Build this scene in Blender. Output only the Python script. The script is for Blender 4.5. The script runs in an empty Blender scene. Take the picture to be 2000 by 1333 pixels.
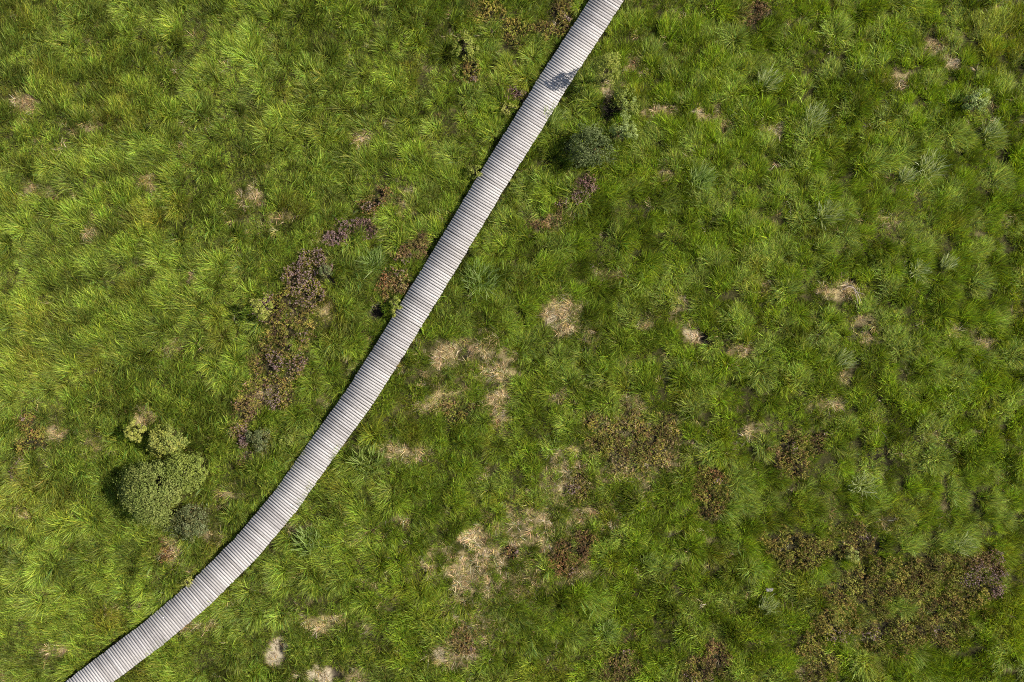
import bpy, math
import numpy as np
from mathutils import Vector

R = math.radians
SC = bpy.context.scene
COL = SC.collection

# ------------------------------------------------------------------ camera, light, exposure
LENS = 26.0
H = 30.7                                   # height of the drone above the moor (m)
F = LENS / 36.0 * 2000.0                   # focal length in photo pixels
cam_d = bpy.data.cameras.new('camera')
cam_d.lens = LENS
cam_d.sensor_width = 36.0
cam_d.clip_start = 0.1
cam_d.clip_end = 2000.0
cam = bpy.data.objects.new('camera', cam_d)
COL.objects.link(cam)
cam.location = (0, 0, H)
cam.rotation_euler = (0, 0, 0)
SC.camera = cam

SUN_EL = R(42)
SUN_AZ = R(8)                             # measured from +X towards +Y
to_sun = Vector((math.cos(SUN_EL) * math.cos(SUN_AZ), math.cos(SUN_EL) * math.sin(SUN_AZ), math.sin(SUN_EL)))
w = bpy.data.worlds.new('World')
SC.world = w
w.use_nodes = True
nt = w.node_tree
sky = nt.nodes.new('ShaderNodeTexSky')
sky.sky_type = 'NISHITA'
sky.sun_disc = False
sky.sun_elevation = SUN_EL
sky.sun_rotation = math.atan2(to_sun.x, to_sun.y)
bg = nt.nodes['Background']
bg.inputs['Strength'].default_value = 0.068
nt.links.new(sky.outputs[0], bg.inputs['Color'])
sun_d = bpy.data.lights.new('sun', 'SUN')
sun_d.energy = 4.9
sun_d.angle = R(0.53)
sun_d.color = (1.0, 0.95, 0.87)
sun = bpy.data.objects.new('sun', sun_d)
COL.objects.link(sun)
sun.rotation_euler = (-to_sun).to_track_quat('-Z', 'Y').to_euler()
sun.location = to_sun * 60
SC.view_settings.view_transform = 'Standard'
SC.view_settings.look = 'None'
SC.view_settings.exposure = 0.75
SC.view_settings.gamma = 1.0
SC.cycles.use_denoising = False
SC.cycles.pixel_filter_type = 'BLACKMAN_HARRIS'
SC.cycles.filter_width = 1.05
SC.cycles.max_bounces = 8
SC.cycles.diffuse_bounces = 4
SC.cycles.transmission_bounces = 4


# ------------------------------------------------------------------ helpers
def P(px, py, z=0.0):
    """The point at height z that stands at this place of the photographed field."""
    k = (H - z) / F
    return (px - 1000.0) * k, (666.5 - py) * k


M_PX = H / F                               # metres per photo pixel on the ground


class Noise:
    def __init__(self, seed):
        r = np.random.default_rng(seed)
        self.g = r.random((256, 256))
        self.o = r.random(2) * 200

    def __call__(self, x, y, s):
        x = np.asarray(x, float) / s + self.o[0]
        y = np.asarray(y, float) / s + self.o[1]
        xi = np.floor(x).astype(int)
        yi = np.floor(y).astype(int)
        fx = x - xi
        fy = y - yi
        fx = fx * fx * (3 - 2 * fx)
        fy = fy * fy * (3 - 2 * fy)
        g = self.g
        a = g[xi % 256, yi % 256] * (1 - fx) + g[(xi + 1) % 256, yi % 256] * fx
        b = g[xi % 256, (yi + 1) % 256] * (1 - fx) + g[(xi + 1) % 256, (yi + 1) % 256] * fx
        return a * (1 - fy) + b * fy


def fbm(n, x, y, s, o=3):
    t = 0
    amp = 1.0
    tot = 0
    for k in range(o):
        t = t + amp * n(x + 17.3 * k, y - 9.1 * k, s)
        tot += amp
        s *= 0.5
        amp *= 0.55
    return t / tot


def sstep(a, b, x):
    t = np.clip((x - a) / (b - a), 0, 1)
    return t * t * (3 - 2 * t)


N1, N2, N3, N4, N5, N6 = [Noise(s) for s in (3, 11, 23, 37, 51, 77)]


def ground_z(x, y):
    z = 0.34 * (fbm(N1, x, y, 7.0, 2) - 0.5) + 0.22 * (fbm(N2, x, y, 1.7, 2) - 0.5)
    return z


def blob_mask(x, y, blobs, rough=0.75, ns=0.9, grow=0.0):
    """blobs: (px, py, rx, ry, angle in degrees, strength) in photo pixels at ground level."""
    m = np.zeros_like(x)
    nz = (fbm(N3, x, y, ns, 3) - 0.5) * 2 * rough
    for b in blobs:
        px, py, rx, ry = b[:4]
        an = R(b[4]) if len(b) > 4 else 0.0
        st = b[5] if len(b) > 5 else 1.0
        cx, cy = P(px, py, 0.15)
        dx = x - cx
        dy = y - cy
        ca, sa = math.cos(an), math.sin(an)
        u = (dx * ca + dy * sa) / ((rx + grow) * M_PX)
        v = (-dx * sa + dy * ca) / ((ry + grow) * M_PX)
        d = np.sqrt(u * u + v * v) + nz
        m = np.maximum(m, st * sstep(1.25, 0.6, d))
    return m


def build_mesh(name, verts, quads, mat, tint=None, smooth=False):
    me = bpy.data.meshes.new(name)
    verts = np.asarray(verts, np.float32)
    quads = np.asarray(quads, np.int32)
    me.vertices.add(len(verts))
    me.vertices.foreach_set('co', verts.ravel())
    nq = len(quads)
    if nq:
        me.loops.add(nq * 4)
        me.loops.foreach_set('vertex_index', quads.ravel())
        me.polygons.add(nq)
        me.polygons.foreach_set('loop_start', np.arange(nq, dtype=np.int32) * 4)
        if smooth:
            me.polygons.foreach_set('use_smooth', np.ones(nq, bool))
    if tint is not None:
        a = me.attributes.new('tint', 'FLOAT_COLOR', 'POINT')
        c = np.ones((len(verts), 4), np.float32)
        c[:, :3] = tint
        a.data.foreach_set('color', c.ravel())
    me.update(calc_edges=True)
    me.validate()
    if mat is not None:
        me.materials.append(mat)
    return me


def link(name, me, parent=None, loc=(0, 0, 0)):
    o = bpy.data.objects.new(name, me)
    COL.objects.link(o)
    o.location = loc
    if parent is not None:
        o.parent = parent
    return o


def tag(o, label=None, cat=None, group=None, kind=None):
    if label:
        o['label'] = label
    if cat:
        o['category'] = cat
    if group:
        o['group'] = group
    if kind:
        o['kind'] = kind
    return o


# ------------------------------------------------------------------ materials
def new_mat(name):
    m = bpy.data.materials.new(name)
    m.use_nodes = True
    t = m.node_tree
    t.nodes.clear()
    out = t.nodes.new('ShaderNodeOutputMaterial')
    return m, t, out


def attr(t, name, kind='GEOMETRY'):
    n = t.nodes.new('ShaderNodeAttribute')
    n.attribute_name = name
    n.attribute_type = kind
    return n


def mixc(t, mode, fac, a, b):
    n = t.nodes.new('ShaderNodeMix')
    n.data_type = 'RGBA'
    n.blend_type = mode
    for key, v in (('Factor', fac), ('A', a), ('B', b)):
        sock = [s for s in n.inputs if s.name == key and (s.type == 'VALUE' if key == 'Factor' else s.type == 'RGBA')][0]
        if hasattr(v, 'is_linked'):
            t.links.new(v, sock)
        else:
            sock.default_value = v
    return [s for s in n.outputs if s.type == 'RGBA'][0]


def leaf_mat(name, instanced, trans=0.38, rough=0.45, spec=0.4):
    m, t, out = new_mat(name)
    c = attr(t, 'tint').outputs['Color']
    if instanced:
        c = mixc(t, 'MULTIPLY', 1.0, c, attr(t, 'col', 'INSTANCER').outputs['Color'])
    pr = t.nodes.new('ShaderNodeBsdfPrincipled')
    t.links.new(c, pr.inputs['Base Color'])
    pr.inputs['Roughness'].default_value = rough
    pr.inputs['Specular IOR Level'].default_value = spec
    tr = t.nodes.new('ShaderNodeBsdfTranslucent')
    tc = mixc(t, 'MULTIPLY', 1.0, c, (1.15, 1.15, 0.55, 1))
    t.links.new(tc, tr.inputs['Color'])
    mx = t.nodes.new('ShaderNodeMixShader')
    mx.inputs[0].default_value = trans
    t.links.new(pr.outputs[0], mx.inputs[1])
    t.links.new(tr.outputs[0], mx.inputs[2])
    t.links.new(mx.outputs[0], out.inputs[0])
    return m


MAT_GRASS = leaf_mat('grass_blades', True, 0.45, 0.45, 0.28)
MAT_STRAW = leaf_mat('dead_grass_blades', True, 0.20, 0.6, 0.25)
MAT_TUSSOCK = leaf_mat('tussock_blades', False, 0.38, 0.42, 0.35)
MAT_LEAF = leaf_mat('shrub_leaves', False, 0.28, 0.6, 0.15)
MAT_HEATHER = leaf_mat('heather_sprigs', False, 0.12, 0.75, 0.15)


def noise_node(t, scale, detail=6, rough=0.6, coord=None):
    n = t.nodes.new('ShaderNodeTexNoise')
    n.inputs['Scale'].default_value = scale
    n.inputs['Detail'].default_value = detail
    n.inputs['Roughness'].default_value = rough
    if coord is not None:
        t.links.new(coord, n.inputs['Vector'])
    return n


def ramp(t, fac, stops):
    n = t.nodes.new('ShaderNodeValToRGB')
    e = n.color_ramp.elements
    while len(e) < len(stops):
        e.new(0.5)
    for k, (p, c) in enumerate(stops):
        e[k].position = p
        e[k].color = (*c, 1)
    t.links.new(fac, n.inputs[0])
    return n.outputs[0]


def ground_mat():
    m, t, out = new_mat('peat_and_litter')
    tc = t.nodes.new('ShaderNodeTexCoord').outputs['Object']
    n1 = noise_node(t, 9.0, 8, 0.7, tc)
    n2 = noise_node(t, 1.6, 5, 0.6, tc)
    n3 = noise_node(t, 26.0, 6, 0.75, tc)
    base = ramp(t, n1.outputs[0], [(0.3, (0.020, 0.016, 0.008)), (0.5, (0.040, 0.038, 0.012)), (0.72, (0.085, 0.075, 0.026))])
    straw = ramp(t, n3.outputs[0], [(0.30, (0.07, 0.05, 0.022)), (0.47, (0.28, 0.21, 0.09)), (0.66, (0.54, 0.45, 0.24))])
    sand = ramp(t, n1.outputs[0], [(0.3, (0.24, 0.185, 0.11)), (0.62, (0.53, 0.45, 0.31))])
    peat = ramp(t, n3.outputs[0], [(0.35, (0.012, 0.010, 0.008)), (0.7, (0.04, 0.032, 0.024))])  # dark peat colour, also used for the painted shade beside shrubs
    moor = ramp(t, n2.outputs[0], [(0.3, (0.05, 0.075, 0.014)), (0.55, (0.085, 0.11, 0.02)), (0.75, (0.14, 0.14, 0.04))])
    a = attr(t, 'cover')
    sep = t.nodes.new('ShaderNodeSeparateColor')
    t.links.new(a.outputs['Color'], sep.inputs[0])
    c = mixc(t, 'MIX', sep.outputs[0], base, straw)
    c = mixc(t, 'MIX', sep.outputs[1], c, sand)
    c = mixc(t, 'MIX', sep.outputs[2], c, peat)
    c = mixc(t, 'MIX', attr(t, 'far').outputs['Fac'], c, moor)
    pr = t.nodes.new('ShaderNodeBsdfPrincipled')
    pr.inputs['Roughness'].default_value = 0.95
    pr.inputs['Specular IOR Level'].default_value = 0.1
    t.links.new(c, pr.inputs['Base Color'])
    bp = t.nodes.new('ShaderNodeBump')
    bp.inputs['Strength'].default_value = 0.9
    bp.inputs['Distance'].default_value = 0.06
    t.links.new(n3.outputs[0], bp.inputs['Height'])
    t.links.new(bp.outputs[0], pr.inputs['Normal'])
    t.links.new(pr.outputs[0], out.inputs[0])
    return m


def wood_mat(name, tones, rough=0.85):
    """Weathered timber: each board its own tone (attribute), grain and stains over it."""
    m, t, out = new_mat(name)
    a = attr(t, 'tint')
    sep = t.nodes.new('ShaderNodeSeparateColor')
    t.links.new(a.outputs['Color'], sep.inputs[0])
    c = ramp(t, sep.outputs[0], tones)
    tc = t.nodes.new('ShaderNodeTexCoord').outputs['Object']
    st = noise_node(t, 0.9, 4, 0.65, tc)
    gr = noise_node(t, 14.0, 6, 0.7, tc)
    stain = ramp(t, st.outputs[0], [(0.35, (0.84, 0.84, 0.86)), (0.6, (1, 1, 1))])
    grain = ramp(t, gr.outputs[0], [(0.3, (0.80, 0.79, 0.78)), (0.6, (1.04, 1.03, 1.02))])
    c = mixc(t, 'MULTIPLY', 1.0, c, stain)
    c = mixc(t, 'MULTIPLY', 1.0, c, grain)
    pr = t.nodes.new('ShaderNodeBsdfPrincipled')
    pr.inputs['Roughness'].default_value = rough
    pr.inputs['Specular IOR Level'].default_value = 0.25
    t.links.new(c, pr.inputs['Base Color'])
    bp = t.nodes.new('ShaderNodeBump')
    bp.inputs['Strength'].default_value = 0.4
    bp.inputs['Distance'].default_value = 0.01
    t.links.new(gr.outputs[0], bp.inputs['Height'])
    t.links.new(bp.outputs[0], pr.inputs['Normal'])
    t.links.new(pr.outputs[0], out.inputs[0])
    return m


MAT_DECK = wood_mat('weathered_boards', [(0.0, (0.29, 0.268, 0.250)), (0.5, (0.395, 0.370, 0.350)), (1.0, (0.47, 0.445, 0.425))])
MAT_BEAM = wood_mat('dark_bearer_timber', [(0.0, (0.07, 0.06, 0.052)), (0.5, (0.09, 0.078, 0.068)), (1.0, (0.11, 0.095, 0.085))])
MAT_STEM = wood_mat('shrub_bark', [(0.0, (0.06, 0.045, 0.03)), (0.5, (0.09, 0.07, 0.05)), (1.0, (0.13, 0.10, 0.075))])
MAT_DEADWOOD = wood_mat('bleached_dead_wood', [(0.0, (0.36, 0.28, 0.22)), (0.5, (0.45, 0.36, 0.29)), (1.0, (0.55, 0.46, 0.38))])
MAT_STONE = wood_mat('grey_stone', [(0.0, (0.17, 0.16, 0.16)), (0.5, (0.21, 0.195, 0.20)), (1.0, (0.26, 0.24, 0.245))])


# ------------------------------------------------------------------ what grows where (photo pixels on the ground)
STRAW = [  # px, py, rx, ry, angle, strength
    (1092, 612, 22, 30, 0, 1), (1125, 600, 14, 10, 0, .9), (880, 690, 34, 14, 20, .9), (935, 684, 26, 9, 0, .8),
    (985, 735, 18, 22, 0, .9), (972, 772, 18, 20, 0, 1), (860, 780, 34, 12, 12, 1), (980, 825, 12, 20, 0, .8),
    (995, 695, 20, 12, 0, .8), (950, 1100, 52, 48, 40, .72), (905, 1125, 26, 48, 0, .7), (1015, 1060, 44, 26, 15, .6), (930, 1045, 24, 12, 0, .9),
    (1110, 930, 18, 48, 0, .9), (1185, 850, 60, 36, 0, .35), (1250, 890, 66, 46, 0, .35), (1150, 1000, 40, 14, 30, .9), (1060, 1000, 36, 14, 30, .75),
    (1645, 566, 36, 16, 0, 1), (1698, 624, 22, 9, 10, .95), (1838, 98, 28, 13, -10, 1), (1866, 119, 13, 8, 0, 1),
    (1515, 250, 22, 9, -8, .9), (1300, 217, 36, 9, 5, .9), (1388, 222, 26, 8, 5, .9), (1237, 120, 13, 15, 0, .9), (1190, 175, 9, 8, 0, 1),
    (1765, 155, 24, 8, 0, .9), (1455, 687, 20, 8, 0, .9), (1352, 650, 9, 18, 30, 1), (1195, 535, 34, 9, 5, .7), (1750, 420, 18, 18, 0, .6),
    (640, 1220, 34, 14, 10, .8), (590, 1215, 22, 7, 0, .6), (865, 1278, 22, 13, 0, .9), (918, 1285, 20, 12, 0, .7), (112, 1272, 28, 10, 0, .9),
    (75, 371, 22, 9, 0, .9), (800, 385, 14, 26, -20, .9), (487, 385, 14, 16, 0, .8), (180, 445, 10, 32, 0, .6), (200, 465, 10, 15, 0, .5),
    (100, 842, 22, 9, 0, .9), (285, 815, 18, 11, 0, .9), (88, 905, 14, 8, 0, .7), (25, 965, 14, 7, 0, .7), (775, 885, 20, 12, 0, .8), (812, 885, 16, 9, 0, .8),
    (700, 1045, 34, 10, 12, .6), (840, 1095, 10, 22, 0, .8), (790, 1010, 14, 8, 0, .6), (450, 965, 20, 6, 0, .7), (335, 680, 14, 8, 0, .8), (290, 355, 16, 9, 0, .7),
    (380, 537, 12, 9, 0, .8), (42, 195, 14, 10, 0, .8), (170, 250, 22, 8, 20, .6), (710, 265, 12, 9, 0, .8), (545, 420, 14, 8, 0, .7), (622, 465, 12, 10, 0, .9),
    (640, 610, 12, 9, 0, .9), (765, 240, 10, 8, 0, .6), (505, 795, 18, 16, 0, .5), (515, 770, 24, 9, 20, .7), (1100, 775, 22, 10, 0, .6), (1240, 800, 16, 9, 0, .6),
    (1160, 650, 9, 18, 0, .8), (1260, 632, 22, 7, 0, .8), (1330, 585, 14, 12, 0, .6), (1430, 250, 10, 12, 0, .7), (1820, 850, 16, 9, 0, .6), (1615, 790, 26, 10, 0, .7),
    (1700, 665, 12, 12, 0, .7), (1930, 670, 14, 8, 0, .8), (1980, 425, 16, 7, 0, .9), (1655, 742, 12, 6, 0, .8), (1480, 840, 18, 9, 0, .7), (1880, 640, 12, 6, 0, .7),
    (330, 1075, 18, 20, 0, .7), (410, 1045, 16, 7, 0, .7), (375, 1225, 16, 8, 0, .6), (720, 1225, 12, 8, 0, .8), (400, 1222, 20, 8, 0, .6), (585, 1035, 18, 9, 0, .7),
    (1300, 340, 22, 8, 0, .6), (1085, 435, 44, 10, 10, .5), (1215, 160, 12, 9, 0, .6), (1345, 1330, 18, 12, 0, .5), (1585, 1320, 20, 10, 0, .6), (1130, 1120, 26, 9, 0, .7),
    (960, 1105, 88, 78, 0, .42), (1115, 960, 60, 70, 0, .38), (1235, 885, 110, 84, 0, .36), (1010, 1045, 66, 44, 0, .42), (900, 725, 84, 60, 0, .28), (920, 1235, 54, 54, 0, .34), (20, 1060, 10, 7, 0, .7), (35, 1005, 14, 9, 0, .5), (15, 1335, 20, 10, 0, .6), (1500, 560, 14, 8, 0, .5), (185, 870, 14, 16, 0, .6), (690, 1325, 26, 10, 0, .6),
]
SAND = [(540, 1280, 22, 26, -35, 1), (622, 1322, 40, 16, 0, 1), (1080, 628, 10, 12, 0, .8), (1352, 655, 7, 16, 25, .9), (1866, 119, 9, 6, 0, .8),
        (1086, 632, 8, 10, 0, .8), (858, 1280, 16, 9, 0, .7), (1188, 178, 8, 7, 0, .8), (800, 380, 8, 16, -20, .6), 
        (1825, 98, 12, 6, 0, .6), (1500, 248, 9, 6, 0, .7), (1530, 250, 7, 5, 0, .7), (1365, 215, 8, 5, 0, .6), (515, 765, 14, 8, 20, .6)]
PEAT_SHADE = [(1188, 215, 18, 34, 0, 1), (735, 610, 20, 16, 0, .9), (1640, 1095, 14, 20, 20, .55), (1378, 662, 13, 17, 25, 1), (655, 1318, 12, 14, 0, .9), (545, 1268, 7, 12, 0, .8),  # bare peat and hollows, plus dark spots painted as shade beside shrubs
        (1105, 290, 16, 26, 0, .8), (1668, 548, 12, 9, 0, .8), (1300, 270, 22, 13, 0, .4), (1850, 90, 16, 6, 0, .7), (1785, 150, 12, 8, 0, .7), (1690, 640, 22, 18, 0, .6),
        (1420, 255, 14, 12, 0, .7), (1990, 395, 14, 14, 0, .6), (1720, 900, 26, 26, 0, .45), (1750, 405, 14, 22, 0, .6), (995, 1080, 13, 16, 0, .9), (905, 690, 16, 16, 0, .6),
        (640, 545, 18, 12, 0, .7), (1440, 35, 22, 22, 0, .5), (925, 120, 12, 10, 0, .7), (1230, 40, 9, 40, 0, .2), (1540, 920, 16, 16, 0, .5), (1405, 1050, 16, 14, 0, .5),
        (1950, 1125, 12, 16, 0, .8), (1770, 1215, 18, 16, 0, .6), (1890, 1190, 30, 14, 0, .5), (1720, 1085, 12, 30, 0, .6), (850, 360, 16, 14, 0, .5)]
YELLOW = [(205, 1215, 30, 22, 0, 1), (285, 357, 22, 10, 0, .9), (345, 400, 20, 22, 0, .6), (240, 230, 60, 30, 0, .4), (60, 720, 50, 40, 0, .5), (235, 190, 16, 10, 0, .7),
          (1960, 70, 80, 60, 0, .5), (1680, 560, 40, 20, 0, .3), (1850, 440, 30, 20, 0, .4), (300, 430, 18, 20, 0, .8), (640, 620, 40, 60, 0, .4), (80, 620, 60, 40, 0, .35),
          (70, 985, 80, 50, 0, .4), (330, 985, 30, 60, 0, .2), (1975, 1160, 40, 140, 0, .3)]

BROWN = [(0.185, 0.105, 0.046), (0.235, 0.145, 0.066), (0.115, 0.068, 0.034), (0.20, 0.155, 0.044), (0.08, 0.050, 0.026), (0.17, 0.16, 0.036)]
OLIVE = [(0.255, 0.215, 0.036), (0.275, 0.205, 0.046), (0.205, 0.205, 0.030), (0.185, 0.115, 0.034), (0.11, 0.085, 0.024), (0.25, 0.245, 0.045), (0.08, 0.056, 0.020), (0.175, 0.20, 0.030)]
PURPLE = [(0.17, 0.092, 0.080), (0.23, 0.132, 0.118), (0.10, 0.058, 0.045), (0.25, 0.155, 0.130), (0.15, 0.105, 0.036)]
RED = [(0.235, 0.105, 0.042), (0.29, 0.15, 0.060), (0.13, 0.062, 0.028), (0.22, 0.16, 0.036)]
PALEBR = [(0.33, 0.225, 0.095), (0.27, 0.170, 0.072), (0.24, 0.195, 0.050), (0.42, 0.32, 0.165), (0.18, 0.120, 0.050), (0.22, 0.22, 0.050), (0.12, 0.08, 0.035)]
HEATHER = [  # label, palette, height, blobs, share of purple flower spikes
    ('long strip of brown and purple heather lying left of the boardwalk', BROWN + OLIVE + PURPLE[:2], 0.42,
     [(610, 512, 30, 26), (585, 562, 34, 44, 15), (560, 622, 46, 56), (548, 692, 46, 50), (522, 752, 44, 46), (482, 800, 18, 50, -10), (500, 740, 22, 60)], .30),
    ('dark purple heather tuft at the lower end of the long strip, beside a blue-grey shrub', PURPLE + BROWN, 0.30, [(468, 858, 16, 22), (478, 892, 12, 14)], .25),
    ('pale purple heather clump flowering in the grass above the long heather strip', PURPLE, 0.32, [(690, 442, 40, 18, 14), (655, 464, 28, 14), (722, 455, 22, 18)], .45),
    ('brown and rusty heather clump topmost on the left side of the boardwalk middle', BROWN + RED, 0.34, [(746, 386, 24, 24), (722, 404, 20, 18)], .18),
    ('small dark brown heather clump near the left edge of the boardwalk', BROWN, 0.28, [(795, 492, 32, 20), (825, 470, 18, 12)], .05),
    ('reddish brown dead heather patch close to the left edge of the boardwalk', RED + PALEBR, 0.26, [(768, 552, 28, 26), (752, 580, 10, 14)], .06),
    ('dark purple-brown heather clump right of the boardwalk, below the grey-green shrubs', BROWN + PURPLE, 0.32, [(1148, 370, 24, 22), (1128, 388, 18, 14)], .2),
    ('low brown heather patch just right of the boardwalk at its middle', BROWN, 0.28, [(1072, 436, 36, 19), (1105, 408, 19, 18)], .1),
    ('brown heather by the upper left edge of the boardwalk at the top of the field', BROWN + OLIVE, 0.34, [(1090, 30, 26, 42), (1062, 62, 16, 22)], .06),
    ('thin olive brown heather patch at the top edge, left of the boardwalk', OLIVE, 0.26, [(945, 20, 40, 26), (1000, 60, 30, 26), (925, 140, 20, 24)], .04),
    ('small purple heather touching the left side of the boardwalk', PURPLE, 0.32, [(1004, 184, 17, 12), (1022, 190, 9, 9)], .3),
    ('large pale brown patch of dry heather in the middle of the right side', PALEBR + OLIVE, 0.20, [(1225, 868, 85, 58), (1290, 850, 40, 45), (1170, 830, 34, 22), (1130, 950, 22, 30)], .02),
    ('rusty brown heather clump at the right of the big straw patch', RED + BROWN, 0.28, [(1102, 1088, 32, 36), (1140, 1060, 22, 22), (1000, 1080, 14, 16)], .03),
    ('dark rusty brown heather patch of rounded outline in deep green grass', RED + OLIVE, 0.32, [(1388, 958, 40, 48), (1370, 1000, 22, 20)], .02),
    ('brown heather patch with a dark hollow, upper one of the lower right heather', BROWN + OLIVE, 0.32, [(1545, 890, 40, 40), (1590, 868, 36, 26)], .03),
    ('broad olive brown heather bed filling the lower right corner', OLIVE, 0.36,
     [(1560, 1075, 72, 46), (1650, 1060, 60, 40), (1690, 1150, 80, 56), (1800, 1140, 80, 56), (1740, 1230, 90, 50), (1640, 1215, 56, 50), (1880, 1150, 60, 60), (1850, 1225, 50, 40), (1600, 1290, 40, 40)], .03),
    ('purple flowering heather at the right end of the olive brown heather bed', PURPLE + BROWN, 0.38, [(1932, 1108, 30, 28), (1945, 1150, 18, 24)], .4),
    ('dark brown heather patch at the bottom edge, right of the straw', BROWN + OLIVE, 0.32, [(1400, 1285, 38, 34), (1360, 1310, 30, 26)], .02),
    ('brown heather patch cut by the bottom edge of the field', BROWN, 0.30, [(1210, 1306, 40, 30)], .02),
    ('small rusty heather patch beside a straw spot at the far left', RED + OLIVE, 0.24, [(62, 842, 26, 30), (40, 870, 14, 18)], .03),
    ('thin purplish heather strip in the pale grass at the left edge', PURPLE + OLIVE, 0.22, [(34, 925, 12, 26)], .15),
    ('small brown heather patch at the top edge, right of the boardwalk', BROWN, 0.34, [(1470, 24, 30, 30)], .02),
    ('flat brown heather patch below the straw ring right of the boardwalk', OLIVE + BROWN, 0.18, [(893, 806, 38, 26)], .02),
    ('small rusty heather patch below the big straw patch', RED + PALEBR, 0.20, [(905, 1245, 24, 28)], .02),
    ('rusty orange low heather at the foot of the blue-grey shrub', RED, 0.34, [(316, 1052, 11, 16), (322, 1078, 15, 16)], .0),
]
OLV = [(0.155, 0.195, 0.040), (0.20, 0.240, 0.052), (0.255, 0.285, 0.075), (0.085, 0.110, 0.022), (0.215, 0.225, 0.058)]
YEL = [(0.34, 0.335, 0.065), (0.27, 0.285, 0.052), (0.40, 0.385, 0.095), (0.18, 0.20, 0.036)]
GREY = [(0.12, 0.150, 0.055), (0.165, 0.192, 0.080), (0.22, 0.240, 0.115), (0.065, 0.085, 0.028), (0.16, 0.155, 0.05), (0.12, 0.11, 0.035)]
PALE = [(0.27, 0.335, 0.105), (0.21, 0.265, 0.068), (0.36, 0.42, 0.165)]
GRN = [(0.175, 0.215, 0.034), (0.235, 0.275, 0.045), (0.29, 0.315, 0.065), (0.115, 0.145, 0.022)]
SHRUB = [  # label, px, py, radius px, squash y, height m, palette, leaves, leaf size
    ('large round olive green bush, the biggest one, left of the boardwalk', 293, 962, 65, 1.06, 2.1, OLV, 12500, .058),
    ('light green bush grown into the right side of the big round bush', 354, 925, 46, 1.1, 1.55, GRN + OLV[:2], 6000, .055),
    ('yellowish bush between the tiny yellow one and the big round bush', 320, 866, 37, .85, 1.5, YEL + OLV[:3], 3900, .055),
    ('tiny yellow bush, uppermost of the bush group at the lower left', 263, 844, 21, 1.25, 1.3, YEL, 1500, .055),
    ('blue-grey leaved shrub at the lower right of the big round bush', 366, 1026, 44, .98, .95, GREY, 4300, .05),
    ('slim yellow-green sapling casting a long shadow beside the heather strip', 510, 600, 24, .95, 1.75, YEL + GRN[:2], 1300, .055),
    ('blue-grey low shrub at the lower end of the long heather strip', 503, 856, 27, .9, .55, GREY, 1800, .045),
    ('yellow-green shrub leaning against the left edge of the boardwalk', 772, 596, 13, 1.6, .75, GRN + YEL[:1], 800, .045),
    ('small dark blue-grey shrub at the upper end of the long heather strip', 634, 530, 14, 1.1, .7, GREY, 620, .045),
    ('dark grey-green shrub with open twiggy crown right of the boardwalk', 1150, 286, 53, .85, 1.35, [(0.10, 0.13, 0.04), (0.075, 0.10, 0.028), (0.14, 0.17, 0.055), (0.19, 0.22, 0.085), (0.05, 0.07, 0.018)], 4600, .055),
    ('pale green shrub up and right of the dark grey-green shrub', 1219, 250, 26, 1.05, 1.4, PALE + GRN[:1], 1700, .052),
    ('loose green shrub behind the dark hollow, between the pale shrub and the sapling', 1222, 196, 31, .95, 1.0, GRN + PALE[:1], 1900, .05),
    ('yellow-green sapling throwing its shadow across the boardwalk', 1188, 132, 31, 1.1, 2.45, GRN + YEL[:2], 3800, .042),
    ('low yellow-green shrub by the left edge of the boardwalk, above its middle', 928, 334, 17, 1.2, .7, YEL + GRN, 750, .045),
    ('bright moss-green cushion shrub just left of the boardwalk, near the small purple heather', 990, 210, 17, .75, .5, YEL, 650, .04),
    ('tall loose yellowish shrub at the top edge, left of the boardwalk', 905, 88, 26, 1.2, .8, GRN + YEL[:1], 1300, .05),
    ('small lime green shrub standing in the olive brown heather bed', 1667, 1088, 15, 1.1, .95, YEL + PALE[:1], 640, .045),
    ('silvery green bushy shrub near the right edge of the field', 1912, 194, 24, 1.1, .8, PALE, 1400, .05),
    ('tiny straw-coloured shrub at the left edge of the boardwalk in its lower bend', 366, 1138, 10, .9, .6, YEL, 320, .045),
    ('small bright green shrub on the bare ground of the lower heather strip', 560, 860, 18, .8, .4, GRN, 600, .04),
]
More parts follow.
